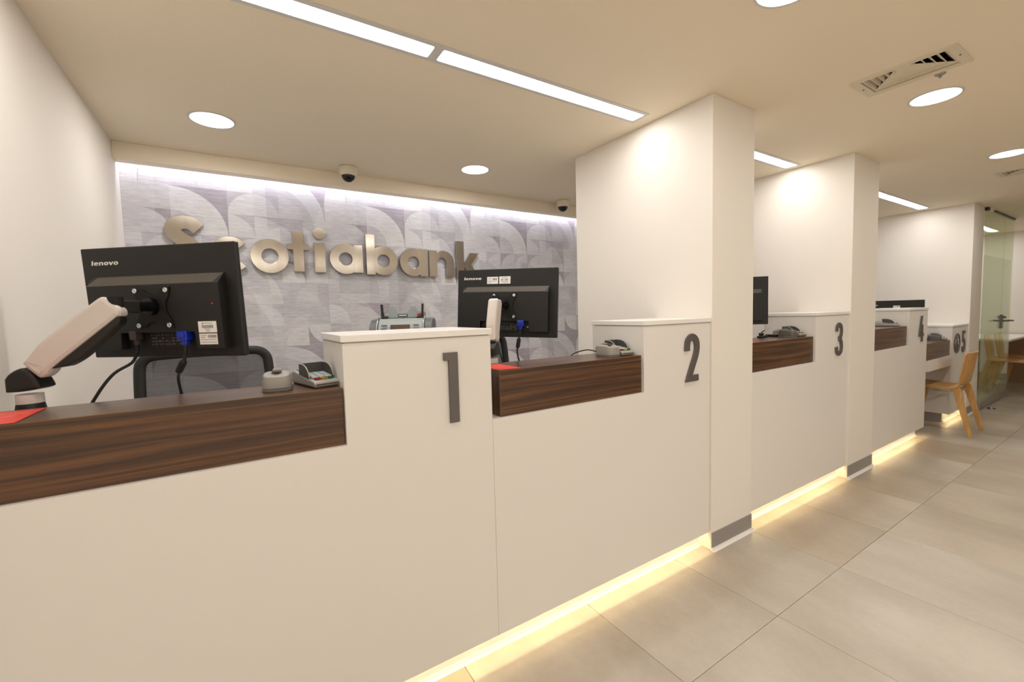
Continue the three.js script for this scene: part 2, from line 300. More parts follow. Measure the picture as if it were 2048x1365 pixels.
// ------------------------------------------------------------------ sign on the back wall
{
  const t = thing('wall_sign', 'brushed steel letters reading Scotiabank on the grey papered wall', 'sign', [0, 0, -2.245]);
  const D = 0.03, letter = (shapes, ...extra) => part('letter', [...shapes.map((s, i) => ext(s, D + i * 0.0004, 0.0012, 32))], M.steel, t);
  const ring = (cx, cy, R, r) => { const s = new THREE.Shape(); s.absarc(cx, cy, R, 0, Math.PI * 2); const h = new THREE.Path(); h.absarc(cx, cy, r, 0, Math.PI * 2, true); s.holes.push(h); return s; };
  const B = 1.634;
  letter([stroke([[-0.168, 1.905], [-0.205, 1.937], [-0.252, 1.944], [-0.296, 1.922], [-0.303, 1.876], [-0.268, 1.838], [-0.222, 1.806], [-0.195, 1.765], [-0.203, 1.712], [-0.245, 1.678], [-0.300, 1.684], [-0.348, 1.722]], 0.088, false, 90)]);
  { const s = new THREE.Shape(), cx = 0.0, cy = 1.75, a = 0.72; s.absarc(cx, cy, 0.12, a, 2 * Math.PI - a); s.absarc(cx, cy, 0.053, 2 * Math.PI - a, a, true); s.closePath(); letter([s]); }
  letter([ring(0.237, 1.748, 0.121, 0.053)]);
  letter([poly([[0.387, 1.642], [0.459, 1.642], [0.459, 1.803], [0.496, 1.803], [0.496, 1.845], [0.459, 1.845], [0.459, 1.937], [0.387, 1.937], [0.387, 1.845], [0.353, 1.845], [0.353, 1.803], [0.387, 1.803]])]);
  { const i = letter([poly([[0.529, 1.641], [0.607, 1.641], [0.607, 1.862], [0.529, 1.862]])]); const s = new THREE.Shape(); s.absarc(0.570, 1.932, 0.043, 0, Math.PI * 2); part('dot', ext(s, D, 0.0012, 32), M.steel, i); }
  letter([ring(0.754, 1.750, 0.117, 0.05), poly([[0.814, B + 0.012], [0.884, B + 0.012], [0.884, 1.863], [0.814, 1.863]])]);
  letter([ring(1.048, 1.748, 0.117, 0.05), poly([[0.911, B], [0.981, B], [0.981, 1.955], [0.911, 1.955]])]);
  letter([ring(1.301, 1.745, 0.117, 0.05), poly([[1.359, B - 0.004], [1.429, B - 0.004], [1.429, 1.860], [1.359, 1.860]])]);
  { const s = new THREE.Shape(); s.moveTo(1.442, 1.630); s.lineTo(1.516, 1.630); s.lineTo(1.516, 1.752); s.absarc(1.560, 1.752, 0.044, Math.PI, 0, true); s.lineTo(1.604, 1.630); s.lineTo(1.677, 1.630); s.lineTo(1.677, 1.755); s.absarc(1.575, 1.755, 0.102, 0, Math.PI * 0.70); s.lineTo(1.516, 1.856); s.lineTo(1.442, 1.856); s.closePath(); letter([s]); }
  letter([poly([[1.703, 1.628], [1.777, 1.628], [1.777, 1.951], [1.703, 1.951]]), poly([[1.77, 1.73], [1.843, 1.852], [1.926, 1.852], [1.846, 1.745], [1.934, 1.628], [1.845, 1.628]])]);
}

// ------------------------------------------------------------------ teller counters
const numeralShapes = { // outlines in metres around the lower left corner, height 0.24
  1: () => [poly([[0, 0.214], [0, 0.240], [0.051, 0.240], [0.051, 0], [0.017, 0], [0.017, 0.214]])],
  2: () => [stroke([[0.018, 0.155], [0.018, 0.178], [0.026, 0.208], [0.056, 0.224], [0.087, 0.208], [0.096, 0.172], [0.086, 0.130], [0.060, 0.078], [0.030, 0.015]], t => 0.033, false, 70, 1.12), poly([[0.004, 0], [0.106, 0], [0.106, 0.032], [0.022, 0.032]])],
  3: () => [stroke([[0.016, 0.176], [0.022, 0.207], [0.054, 0.224], [0.086, 0.206], [0.091, 0.170], [0.078, 0.135], [0.050, 0.125]], 0.028, false, 60, 1.1), stroke([[0.050, 0.122], [0.082, 0.110], [0.096, 0.068], [0.087, 0.033], [0.054, 0.016], [0.022, 0.033], [0.015, 0.066]], 0.028, false, 60, 1.1)],
  4: () => [poly([[0.066, 0], [0.099, 0], [0.099, 0.16], [0.066, 0.16]]), poly([[0.05, 0.24], [0.084, 0.24], [0.036, 0.08], [0.118, 0.08], [0.118, 0.05], [0, 0.05], [0, 0.078]])],
  5: () => [poly([[0.012, 0.24], [0.100, 0.24], [0.100, 0.208], [0.043, 0.208], [0.040, 0.148], [0.010, 0.118]]), stroke([[0.018, 0.132], [0.054, 0.142], [0.086, 0.126], [0.096, 0.078], [0.085, 0.035], [0.052, 0.016], [0.022, 0.033], [0.015, 0.066]], 0.031, false, 60, 1.1)],
};
function numeral(k, x, y, parent) { part('numeral', numeralShapes[k]().map((s, i) => ext(s, 0.009 + i * 0.0003, 0.0006, 20).translate(x, y, 0.001)), M.numeral, parent, `dark grey numeral ${k}`); }
function kick(t, x0, x1, zk = -0.062) {
  part('kick_plate', rb(x0, x1, 0.0, 0.1505, zk - 0.016, zk, 0.001), M.whiteTrim, t);
  const s = new THREE.Shape(); s.moveTo(0, 0); s.lineTo(0.017, 0); s.quadraticCurveTo(0.005, 0.002, 0.004, 0.014); s.lineTo(0, 0.014); s.closePath();
  const g = new THREE.ExtrudeGeometry(s, { depth: x1 - x0, bevelEnabled: false }); g.rotateY(-Math.PI / 2); g.translate(x1, 0, zk); // profile +x -> +z
  part('floor_trim', g, M.whiteTrim, t);
  const l = part('light_strip', rb(x0 + 0.005, x1 - 0.005, 0.1475, 0.1505, -0.0490, -0.0395, 0.0005), M.kickGlow, t, 'warm glowing strip under the counter');
  areaLight(t, LV.kickColor, LV.kick, x1 - x0 - 0.02, 0.008, [(x0 + x1) / 2, 0.1465, -0.0443], [-Math.PI / 2, 0, 0]);
}
function ledge(t, x0, x1, yb, yt, endBoard) {
  const L = new THREE.Group(); L.name = 'wood_ledge'; t.add(L); L.userData.label = 'dark walnut ledge box';
  const o = rnd();
  part('top_board', uvM(rb(x0, x1, yt - 0.021, yt - 0.0006, -0.236, -0.0145, 0.0006), 1.2, 0.18, o, 0.3), M.walnut, L);
  part('edge_band', [rb(x0 - 0.0003, x1, yt - 0.0018, yt, -0.0165, -0.0138, 0.0005), rb(x0, x1, yt - 0.0222, yt - 0.0206, -0.016, -0.0141, 0.0004)], uvEdge, L);
  part('front_board', uvM(rb(x0 + 0.001, x1, yb, yt - 0.0225, -0.032, -0.0142, 0.0006), 1.2, 0.18, o + 0.37, 0.1), M.walnut, L);
  part('back_board', uvM(rb(x0 + 0.001, x1, yb - 0.16, yt - 0.0215, -0.234, -0.218, 0.0006), 1.2, 0.18, o, 0.6), M.walnut, L);
  if (endBoard) { part('end_board', uvM(rb(x0, x0 + 0.018, yb, yt - 0.0225, -0.218, -0.034, 0.0006), 1.2, 0.18, o, 0.2), M.walnut, L); part('edge_band', [rb(x0 - 0.0004, x0 + 0.0012, yb, yt, -0.0165, -0.0138, 0.0004), rb(x0 - 0.0004, x0 + 0.001, yt - 0.0225, yt - 0.0207, -0.218, -0.0145, 0.0004)], uvEdge, L); }
}
const uvEdge = M.walnutEdge;
function counter(x, num, label, { left = 0, right = 1.31, notch = 0.807, capR = 0.004, nx = 1.1, endBoard = true, ledgeX = 0.043 } = {}) {
  const t = thing('teller_counter', label, 'counter', [x, 0, 0]);
  part('front_panel', ext(poly([[left + 0.0004, HB], [right - 0.0004, HB], [right - 0.0004, HT], [notch, HT], [notch, HN], [left + 0.0004, HN]]), 0.018, 0.0008).translate(0, 0, -0.018), M.laminate, t);
  part('side_panel', rb(notch + 0.0005, notch + 0.0185, HN - 0.03, HT, -0.337, -0.0185, 0.0008), M.laminate, t);
  part('side_panel', rb(right - 0.0195, right - 0.0012, HB + 0.1, HT, -0.337, -0.0185, 0.0008), M.laminate, t);
  part('back_panel', rb(notch + 0.0188, right - 0.0198, 0.19, HT, -0.336, -0.320, 0.0008), M.laminate, t);
  part('cap', rb(notch - 0.005, right + capR, 1.2246, 1.246, -0.341, 0.006, 0.002), M.capWhite, t, 'white worktop cap');
  part('cap_spacer', bx(notch + 0.006, right - 0.006, HT - 0.002, 1.2250, -0.33, -0.006), M.carcass, t);
  part('sill', rb(left + 0.001, notch, HN - 0.019, HN - 0.0006, -0.235, -0.0185, 0.0006), M.capWhite, t);
  part('carcass', [bx(left + 0.002, right - 0.022, 0.1508, 0.166, -0.31, -0.0186), bx(left + 0.002, left + 0.018, 0.2, HN - 0.02, -0.23, -0.0186), bx(left + 0.002, notch, 0.2, HN - 0.02, -0.235, -0.222)], M.carcass, t);
  part('desk_top', rb(left + 0.003, notch, 0.735, 0.76, -0.60, -0.238, 0.002), M.capWhite, t);
  part('desk_support', bx(left + 0.03, left + 0.05, 0, 0.735, -0.58, -0.25), M.carcass, t); part('desk_support', bx(notch - 0.04, notch - 0.02, 0, 0.735, -0.58, -0.36), M.carcass, t);
  ledge(t, left + ledgeX, notch - 0.002, HN, LEDGE, endBoard);
  kick(t, left, right);
  if (num) numeral(num, nx, 0.931, t);
  return t;
}
counter(-0.545, 1, 'white teller counter numbered 1 with the longest dark wood ledge, nearest the left wall', { ledgeX: 0.0, endBoard: false, nx: 1.125 });
counter(0.765, 2, 'white teller counter numbered 2 against the first pillar', { right: 1.3135, capR: -0.0005, nx: 1.099 });
counter(2.467, 3, 'white teller counter numbered 3 between the first and second pillars', { right: 1.3065, capR: -0.0005, nx: 1.082, notch: 0.796 });
counter(4.229, 4, 'white teller counter numbered 4 right of the second pillar', { right: 1.301, nx: 1.052 });
{ // lower accessible counter with knee space
  const x = 5.60, t = thing('teller_counter', 'low white counter with the wheelchair symbol and number 5 beside the wooden chair', 'counter', [x, 0, 0]);
  const R = 1.3175, nt = 0.728, nb = 0.622, kx = 0.735, top = 1.0215;
  part('front_panel', ext(poly([[0, nb], [kx, nb], [kx, HB], [R, HB], [R, top], [kx, top], [kx, nt], [0, nt]]), 0.018, 0.0008).translate(0, 0, -0.018), M.laminate, t);
  part('side_panel', rb(kx + 0.0005, kx + 0.0185, nt - 0.02, top, -0.337, -0.0185, 0.0008), M.laminate, t);
  part('side_panel', rb(kx + 0.001, kx + 0.019, HB, nb + 0.05, -0.60, -0.0185, 0.0008), M.laminate, t);
  part('back_panel', rb(0.0, kx, 0.0, nt, -0.62, -0.602, 0.0008), M.laminate, t);
  part('base_board', rb(kx + 0.022, kx + 0.036, 0.0, HB - 0.001, -0.60, -0.063, 0.001), M.greyBase, t);
  part('cap', rb(kx - 0.005, R - 0.0005, 1.0255, 1.046, -0.341, 0.006, 0.002), M.capWhite, t, 'white worktop cap');
  part('cap_spacer', bx(kx + 0.006, R - 0.006, top - 0.002, 1.026, -0.33, -0.006), M.carcass, t);
  part('sill', rb(0, kx, nt - 0.019, nt - 0.0006, -0.6, -0.0185, 0.0006), M.capWhite, t);
  ledge(t, 0.003, kx - 0.002, nt, 0.893, true);
  part('carcass', bx(kx + 0.02, R - 0.002, 0.1508, 0.166, -0.31, -0.0186), M.carcass, t);
  kick(t, kx + 0.04, R);
  numeral(5, 1.085, 0.733, t);
  const ring = new THREE.Shape(); ring.absarc(0.905, 0.847, 0.105, 0, Math.PI * 2); const h = new THREE.Path(); h.absarc(0.905, 0.847, 0.088, 0, Math.PI * 2, true); ring.holes.push(h);
  const head = new THREE.Shape(); head.absarc(0.893, 0.905, 0.013, 0, Math.PI * 2);
  const icon = [ring, head, stroke([[0.893, 0.885], [0.895, 0.86], [0.897, 0.838]], 0.018), stroke([[0.895, 0.862], [0.915, 0.861], [0.928, 0.861]], 0.012), stroke([[0.897, 0.838], [0.92, 0.838], [0.93, 0.82], [0.94, 0.797], [0.952, 0.797]], 0.014, false, 40), stroke([[0.880, 0.848], [0.866, 0.822], [0.872, 0.792], [0.898, 0.778], [0.922, 0.79], [0.930, 0.806]], 0.012, false, 50)];
  part('wheelchair_symbol', icon.map((s, i) => ext(s, 0.008 + i * 0.0002, 0.0005, 40).translate(0, 0, 0.001)), M.numeral, t, 'round wheelchair symbol');
}
// walnut ledge of counter 1 starts right at the wall, see left: 0

// ------------------------------------------------------------------ red sheets on the ledges
[[-0.545, -0.418, -0.215, -0.024, 'red sheet on the first wood ledge beside the monitor arm'], [0.812, 0.912, -0.195, -0.024, 'red sheet at the left end of the second wood ledge'], [2.512, 2.612, -0.195, -0.024, 'red sheet at the left end of the third wood ledge, mostly behind the pillar']].forEach(([a, b, c, d, lab]) => {
  const t = thing('red_sheet', lab, 'sheet', [(a + b) / 2, LEDGE + 0.0002, (c + d) / 2], 0, 'red sheets on the wood ledges');
  const w = (b - a) / 2, l = (d - c) / 2; part('paper', rb(-w, w, 0, 0.0008, -l, l, 0.0003, 1), M.redSheet, t);
  part('print', [-0.5, -0.1, 0.3].map((q, i) => bx(-w * 0.8, w * (0.75 - 0.2 * i), 0.0008, 0.00095, l * q - l * 0.1, l * q + l * 0.1)), std(0xf06a5c, 0.5), t);
});

// ------------------------------------------------------------------ monitors
const font = await new FontLoader().loadAsync('fonts/droid/droid_sans_bold.typeface.json');
function stickerTex(k) {
  const cv = document.createElement('canvas'); cv.width = 192; cv.height = 96; const c = cv.getContext('2d'); c.fillStyle = '#f3efea'; c.fillRect(0, 0, 192, 96); c.fillStyle = '#2a2624';
  let s = 5 + k * 91; const r = () => { s = (s * 1103515245 + 12345) & 0x7fffffff; return s / 0x7fffffff; };
  const bars = (x, y, w, h) => { let q = x; while (q < x + w) { const a = 1 + r() * 3; c.fillRect(q, y, a, h); q += a + 1 + r() * 3; } };
  const line = (x, y, w) => { let q = x; while (q < x + w) { const a = 2 + r() * 4; c.fillRect(q, y, a, 4 + r() * 2); q += a + 2; } };
  if (k === 0) { c.fillRect(44, 10, 8, 16); line(60, 14, 84); bars(36, 32, 120, 26); line(62, 64, 66); line(80, 80, 40); }
  else if (k === 1) { line(14, 16, 62); line(14, 32, 46); bars(92, 12, 88, 26); line(14, 52, 70); line(94, 50, 84); line(14, 74, 164); }
  else if (k === 2) { line(12, 18, 60); bars(98, 18, 74, 30); line(12, 40, 66); line(20, 60, 150); line(14, 78, 60); }
  else { line(40, 14, 110); bars(30, 30, 40, 26); bars(92, 30, 60, 26); line(30, 64, 120); line(54, 80, 90); }
  const t = new THREE.CanvasTexture(cv); t.colorSpace = THREE.SRGBColorSpace; return t;
}
const stickers = [0, 1, 2, 3].map(k => std(0xffffff, 0.5, 0, { map: stickerTex(k) }));
function sticker(mon, k, x0, x1, y0, y1, z) { const g = new RoundedBoxGeometry(x1 - x0, y1 - y0, 0.0006, 1, 0.0002); const p = g.attributes.position, uv = g.attributes.uv; for (let i = 0; i < p.count; i++) uv.setXY(i, p.getX(i) / (x1 - x0) + 0.5, p.getY(i) / (y1 - y0) + 0.5); g.translate((x0 + x1) / 2, (y0 + y1) / 2, z + 0.0003); part('sticker', g, stickers[k], mon, 'small white barcode sticker'); }
function brandText(h) {
  const g = new TextGeometry('lenovo', { font, size: h, depth: 0.0008, curveSegments: 6, bevelEnabled: false }); g.computeBoundingBox(); const b = g.boundingBox; const p = g.attributes.position;
  for (let i = 0; i < p.count; i++) p.setX(i, (p.getX(i) - b.min.x) * (0.0905 / (b.max.x - b.min.x)) + 0.2 * p.getY(i)); g.computeVertexNormals(); return g;
}
function monitor(pos, rot, label, opts = {}) { // origin: centre of the mounting plate, back faces +z
  const t = thing('computer_monitor', label, 'monitor', pos, 0, 'black monitors behind the counter');
  t.rotation.order = 'YXZ'; t.rotation.set(rot[1], rot[0], rot[2]);
  const z0 = -0.028, X0 = -0.256, X1 = 0.252, Y0 = -0.1465, Y1 = 0.1805;
  part('back_shell', rb(X0, X1, Y0, Y1, z0 - 0.013, z0, 0.004, 3), M.monitor, t);
  const bz = part('bezel', rb(X0 + 0.0005, X1 - 0.0005, Y0 + 0.0005, Y1 - 0.0005, z0 - 0.020, z0 - 0.0138, 0.003, 2), M.black, t);
  part('screen', rb(X0 + 0.016, X1 - 0.016, Y0 + 0.022, Y1 - 0.016, z0 - 0.0212, z0 - 0.0195, 0.0005), M.blackGloss, t);
  // raised housing: body with a port bay notched from below, sloped vent band above
  const body = poly([[-0.218, -0.120], [-0.125, -0.120], [-0.121, -0.071], [0.122, -0.071], [0.127, -0.120], [0.213, -0.120], [0.213, 0.066], [-0.218, 0.066]]);
  part('housing', [ext(body, 0.027, 0.001).translate(0, 0, z0 + 0.0005), bx(-0.126, 0.128, -0.119, -0.07, z0, z0 + 0.006)], M.monitor, t);
  const band = new THREE.BufferGeometry(), a = [-0.218, 0.066, -0.0002], b = [0.213, 0.066, -0.0002], c = [0.213, 0.096, z0], d = [-0.222, 0.096, z0], e = [-0.218, 0.066, z0], f = [0.213, 0.066, z0];
  band.setAttribute('position', new THREE.Float32BufferAttribute([...a, ...b, ...c, ...a, ...c, ...d, ...b, ...f, ...c, ...a, ...d, ...e], 3)); band.setAttribute('uv', new THREE.Float32BufferAttribute(new Array(24).fill(0), 2)); band.computeVertexNormals();
  part('vent_band', band, M.monitor, t);
  const ribs = [], sl = Math.atan2(0.028, 0.030);
  for (let i = 0; i < 74; i++) { const x = -0.212 + i * 0.0056; ribs.push(new THREE.BoxGeometry(0.0016, 0.038, 0.0012).rotateZ(-0.38).rotateX(-sl).translate(x + 0.004, 0.081, z0 / 2 + 0.0004)); }
  const rg = part('vent_ribs', ribs, std(0x857c70, 0.5), t); rg.userData.kind = 'stuff';
  part('brand_mark', brandText(0.0125).translate(opts.bx ?? -0.222, opts.by ?? 0.130, z0), M.paper, t, 'pale raised brand lettering');
  // mounting plate, bolts
  const pl = new THREE.Shape(); pl.moveTo(-0.06, -0.06); pl.quadraticCurveTo(-0.03, -0.058, -0.022, -0.046); pl.quadraticCurveTo(0, -0.036, 0.022, -0.046); pl.quadraticCurveTo(0.03, -0.058, 0.06, -0.06); pl.quadraticCurveTo(0.058, -0.03, 0.046, -0.022); pl.quadraticCurveTo(0.036, 0, 0.046, 0.022); pl.quadraticCurveTo(0.058, 0.03, 0.06, 0.06); pl.quadraticCurveTo(0.03, 0.058, 0.022, 0.046); pl.quadraticCurveTo(0, 0.036, -0.022, 0.046); pl.quadraticCurveTo(-0.03, 0.058, -0.06, 0.06); pl.quadraticCurveTo(-0.058, 0.03, -0.046, 0.022); pl.quadraticCurveTo(-0.036, 0, -0.046, -0.022); pl.quadraticCurveTo(-0.058, -0.03, -0.06, -0.06);
  const mp = part('mount_plate', ext(pl, 0.003, 0.0006).translate(0, 0, 0.0005), M.plateBlack, t);
  for (const sx of [-1, 1]) for (const sy of [-1, 1]) part('bolt', [new THREE.TorusGeometry(0.0052, 0.0021, 10, 24).translate(sx * 0.05, sy * 0.05, 0.0055), cyl(0.0055, 0.0055, 0.002, 20).rotateX(Math.PI / 2).translate(sx * 0.05, sy * 0.05, 0.0045)], M.bolt, mp);
  // ports
  part('power_plug', [rb(-0.092, -0.070, -0.092, -0.066, z0 + 0.006, 0.003, 0.003), rb(-0.087, -0.075, -0.108, -0.09, z0 + 0.012, -0.004, 0.003)], std(0x4a403c, 0.5), t);
  part('video_plug', [rb(0.066, 0.098, -0.096, -0.068, z0 + 0.006, 0.004, 0.003), rb(0.070, 0.092, -0.088, -0.070, 0.002, 0.008, 0.003), rb(0.074, 0.091, -0.110, -0.094, z0 + 0.010, -0.001, 0.004)], M.blue, t, 'blue video plug');
  part('port_mark', rb(0.108, 0.116, -0.1, -0.095, z0 + 0.006, z0 + 0.0075, 0.0003), M.yellow, t);
  const marks = []; let s = 9; const r = () => { s = (s * 1103515245 + 12345) & 0x7fffffff; return s / 0x7fffffff; };
  for (let j = 0; j < 4; j++) for (let i = 0; i < 9; i++) if (r() > 0.25) { const x = -0.045 + i * 0.0115 + r() * 0.003, y = -0.082 - j * 0.009; marks.push(bx(x, x + 0.003 + r() * 0.006, y, y + 0.0018 + r() * 0.0022, z0 + 0.006, z0 + 0.0063)); }
  const mk = part('printed_marks', marks, std(0x6b6660, 0.6), t); mk.userData.kind = 'stuff';
  if (opts.led) part('status_light', cyl(0.0016, 0.0016, 0.001, 12).rotateX(Math.PI / 2).translate(0.189, 0.008, 0), M.redLed, t);
  if (opts.stickers === 1) { sticker(t, 0, 0.137, 0.195, -0.074, -0.042, -0.0004); sticker(t, 1, 0.137, 0.194, -0.108, -0.077, -0.0004); }
  if (opts.stickers === 2) { sticker(t, 2, -0.100, -0.043, 0.109, 0.143, z0); sticker(t, 3, -0.037, 0.020, 0.109, 0.144, z0); }
  if (opts.stickers === 4) sticker(t, 2, 0.0, 0.056, 0.096, 0.124, z0);
  return t;
}
const mon1 = monitor([-0.195, 1.34, -0.261], [-0.708, 0.051, 0], 'black monitor on a white arm over counter 1, two stickers at its lower right', { stickers: 1, led: true });
const mon2 = monitor([1.077, 1.332, -0.408], [-0.894, -0.061, -0.027], 'black monitor seen from behind over counter 2, two stickers beside its brand name', { stickers: 2 });
monitor([2.875, 1.322, -0.375], [-0.82, -0.02, 0], 'black monitor behind counter 3, mostly hidden by the first pillar');
monitor([5.93, 1.142, -0.37], [-1.12, 0, 0], 'black monitor showing only its top strip above counter 4', { stickers: 4, by: 0.126 });

// monitor arms
function monitorArm(base, tip, mon, label, thick = 0.042) {
  const t = thing('monitor_arm', label, 'monitor arm', [base[0], 0.76, base[2]], 0, 'white monitor arms on the teller desks');
  const h = base[1] - 0.76; // height of the shoulder above the desk
  part('clamp', [rb(-0.045, 0.045, 0, 0.012, -0.045, 0.045, 0.004), cyl(0.034, 0.04, 0.05, 32).translate(0, 0.035, 0)], M.black, t);
  part('post', cyl(0.03, 0.03, h - 0.16, 32).translate(0, (h - 0.16) / 2 + 0.05, 0), M.black, t);
  part('lower_collar', cyl(0.027, 0.036, 0.05, 36).translate(0, h - 0.105, 0), M.black, t);
  part('white_band', cyl(0.027, 0.027, 0.024, 36).translate(0, h - 0.066, 0), M.armWhite, t, 'white ring on the post');
  const dx = tip[0] - base[0], dy = tip[1] - base[1], dz = tip[2] - base[2], L = Math.hypot(dx, dy, dz), hd = Math.hypot(dx, dz), yaw = Math.atan2(-dz, dx), pit = Math.atan2(dy, hd);
  // shoulder knuckle
  const kn = new THREE.Shape(); kn.moveTo(-0.032, -0.046); kn.lineTo(-0.032, -0.012); kn.quadraticCurveTo(-0.020, 0.010, 0.006, 0.016); kn.lineTo(0.022, 0.008); kn.quadraticCurveTo(0.040, -0.018, 0.044, -0.036); kn.quadraticCurveTo(0.03, -0.046, -0.032, -0.046);
  part('shoulder_joint', ext(kn, 0.056, 0.006, 16).translate(0, 0, -0.028).rotateY(yaw).translate(0, h, 0), M.black, t);
  const A = new THREE.Group(); A.name = 'arm_link'; A.position.set(0, h, 0); A.rotation.order = 'YZX'; A.rotation.set(0, yaw, pit); t.add(A);
  const cov = new THREE.Shape(); cov.moveTo(0.024, -0.034); cov.quadraticCurveTo(0.018, -0.004, 0.020, 0.020); cov.lineTo(0.08, 0.034); cov.quadraticCurveTo(L * 0.6, 0.038, L - 0.010, 0.036); cov.quadraticCurveTo(L + 0.003, 0.034, L + 0.006, 0.020); cov.quadraticCurveTo(L + 0.005, 0.008, L + 0.011, -0.004); cov.quadraticCurveTo(L + 0.014, -0.022, L - 0.002, -0.030); cov.lineTo(0.06, -0.034); cov.quadraticCurveTo(0.04, -0.044, 0.024, -0.034);
  part('white_cover', ext(cov, thick, 0.010, 16).translate(0, 0, -thick / 2), M.armWhite, A, 'white plastic arm cover');
  const und = new THREE.Shape(); und.moveTo(0.055, -0.030); und.lineTo(0.09, -0.050); und.quadraticCurveTo(0.12, -0.058, L * 0.55, -0.055); und.lineTo(L - 0.02, -0.046); und.quadraticCurveTo(L - 0.004, -0.040, L - 0.004, -0.022); und.closePath();
  part('black_underside', ext(und, thick - 0.012, 0.004, 12).translate(0, 0, -(thick - 0.012) / 2), M.black, A);
  // head bracket up to the monitor plate
  mon.updateMatrixWorld(true);
  const p0 = mon.localToWorld(new THREE.Vector3(0, 0.005, 0.004)), p1 = mon.localToWorld(new THREE.Vector3(0, 0.005, 0.045)), T = new THREE.Vector3(...tip), off = new THREE.Vector3(base[0], 0.76, base[2]);
  const bar = (a, b, w, hh) => { const v = b.clone().sub(a), len = v.length(); const g = new RoundedBoxGeometry(w, hh, len + 0.006, 2, 0.004); const q = new THREE.Quaternion().setFromUnitVectors(new THREE.Vector3(0, 0, 1), v.normalize()); g.applyQuaternion(q); const m = a.clone().add(b).multiplyScalar(0.5).sub(off); return g.translate(m.x, m.y, m.z); };
  const disc = (a, b, r) => { const v = b.clone().sub(a); const g = cyl(r, r, v.length(), 28).applyQuaternion(new THREE.Quaternion().setFromUnitVectors(new THREE.Vector3(0, 1, 0), v.clone().normalize())); const m = a.clone().add(b).multiplyScalar(0.5).sub(off); return g.translate(m.x, m.y, m.z); };
  part('head_bracket', [bar(T, p1, 0.022, 0.034), cyl(0.017, 0.017, 0.05, 24).translate(T.x - off.x, T.y - off.y, T.z - off.z)], M.plateBlack, t);
  part('tilt_disc', [disc(p0, p0.clone().lerp(p1, 0.35), 0.024), disc(p0.clone().lerp(p1, 0.3), p1.clone().add(p1.clone().sub(p0).multiplyScalar(0.1)), 0.014)], M.blackGloss, t);
  return t;
}
monitorArm([-0.466, 1.174, -0.290], [-0.266, 1.344, -0.20], mon1, 'white and black monitor arm rising behind the first wood ledge');
monitorArm([0.932, 1.160, -0.285], [0.982, 1.352, -0.325], mon2, 'white monitor arm behind the right edge of counter 1, seen end-on', 0.046);

// cables
function cable(name, pts, r, label, ferrite) {
  const t = thing(name, label, 'cable'); part('cord', tube(pts, r, 60), M.rubber, t);
  if (ferrite) { const [p, q] = ferrite; const v = new THREE.Vector3(...q).sub(new THREE.Vector3(...p)); const g = new THREE.CapsuleGeometry(0.0095, v.length(), 6, 16).applyQuaternion(new THREE.Quaternion().setFromUnitVectors(new THREE.Vector3(0, 1, 0), v.clone().normalize())); part('ferrite_bead', g.translate((p[0] + q[0]) / 2, (p[1] + q[1]) / 2, (p[2] + q[2]) / 2), M.rubber, t); }
  return t;
}
const lw = (m, x, y, z) => { m.updateMatrixWorld(true); return m.localToWorld(new THREE.Vector3(x, y, z)).toArray(); };
// bodies below are placed where the photograph shows them leaving the plugs and passing behind the ledges
cable('power_cable', [lw(mon1, -0.081, -0.104, -0.010), lw(mon1, -0.078, -0.125, -0.004), lw(mon1, -0.088, -0.155, 0.004), [-0.30, 1.155, -0.30], [-0.345, 1.085, -0.29], [-0.40, 0.96, -0.30], [-0.42, 0.80, -0.34], [-0.40, 0.765, -0.42]], 0.0042, 'black power cable hanging from the first monitor, nearer the white arm');
cable('video_cable', [lw(mon1, 0.082, -0.106, -0.008), lw(mon1, 0.082, -0.135, -0.003), lw(mon1, 0.068, -0.175, -0.002), [-0.152, 1.135, -0.27], [-0.148, 1.07, -0.29], [-0.14, 0.95, -0.31], [-0.16, 0.80, -0.36], [-0.2, 0.766, -0.45]], 0.0042, 'black video cable with a bead hanging from the blue plug of the first monitor', [lw(mon1, 0.072, -0.160, -0.002), lw(mon1, 0.058, -0.183, 0.000)]);
cable('video_cable', [lw(mon2, 0.082, -0.106, -0.008), lw(mon2, 0.080, -0.135, -0.003), lw(mon2, 0.073, -0.175, -0.002), lw(mon2, 0.070, -0.215, 0.0), lw(mon2, 0.085, -0.27, 0.0), [1.16, 0.95, -0.33], [1.18, 0.80, -0.38], [1.15, 0.766, -0.5]], 0.0040, 'black video cable with a bead hanging from the second monitor', [lw(mon2, 0.076, -0.158, -0.002), lw(mon2, 0.072, -0.190, -0.001)]);
cable('power_cable', [[0.965, 1.20, -0.34], [0.985, 1.165, -0.35], [1.015, 1.11, -0.35], [1.03, 1.04, -0.35], [1.04, 0.9, -0.36], [1.05, 0.79, -0.4], [1.05, 0.766, -0.5]], 0.0034, 'thin black cable drooping from the arm under the second monitor');

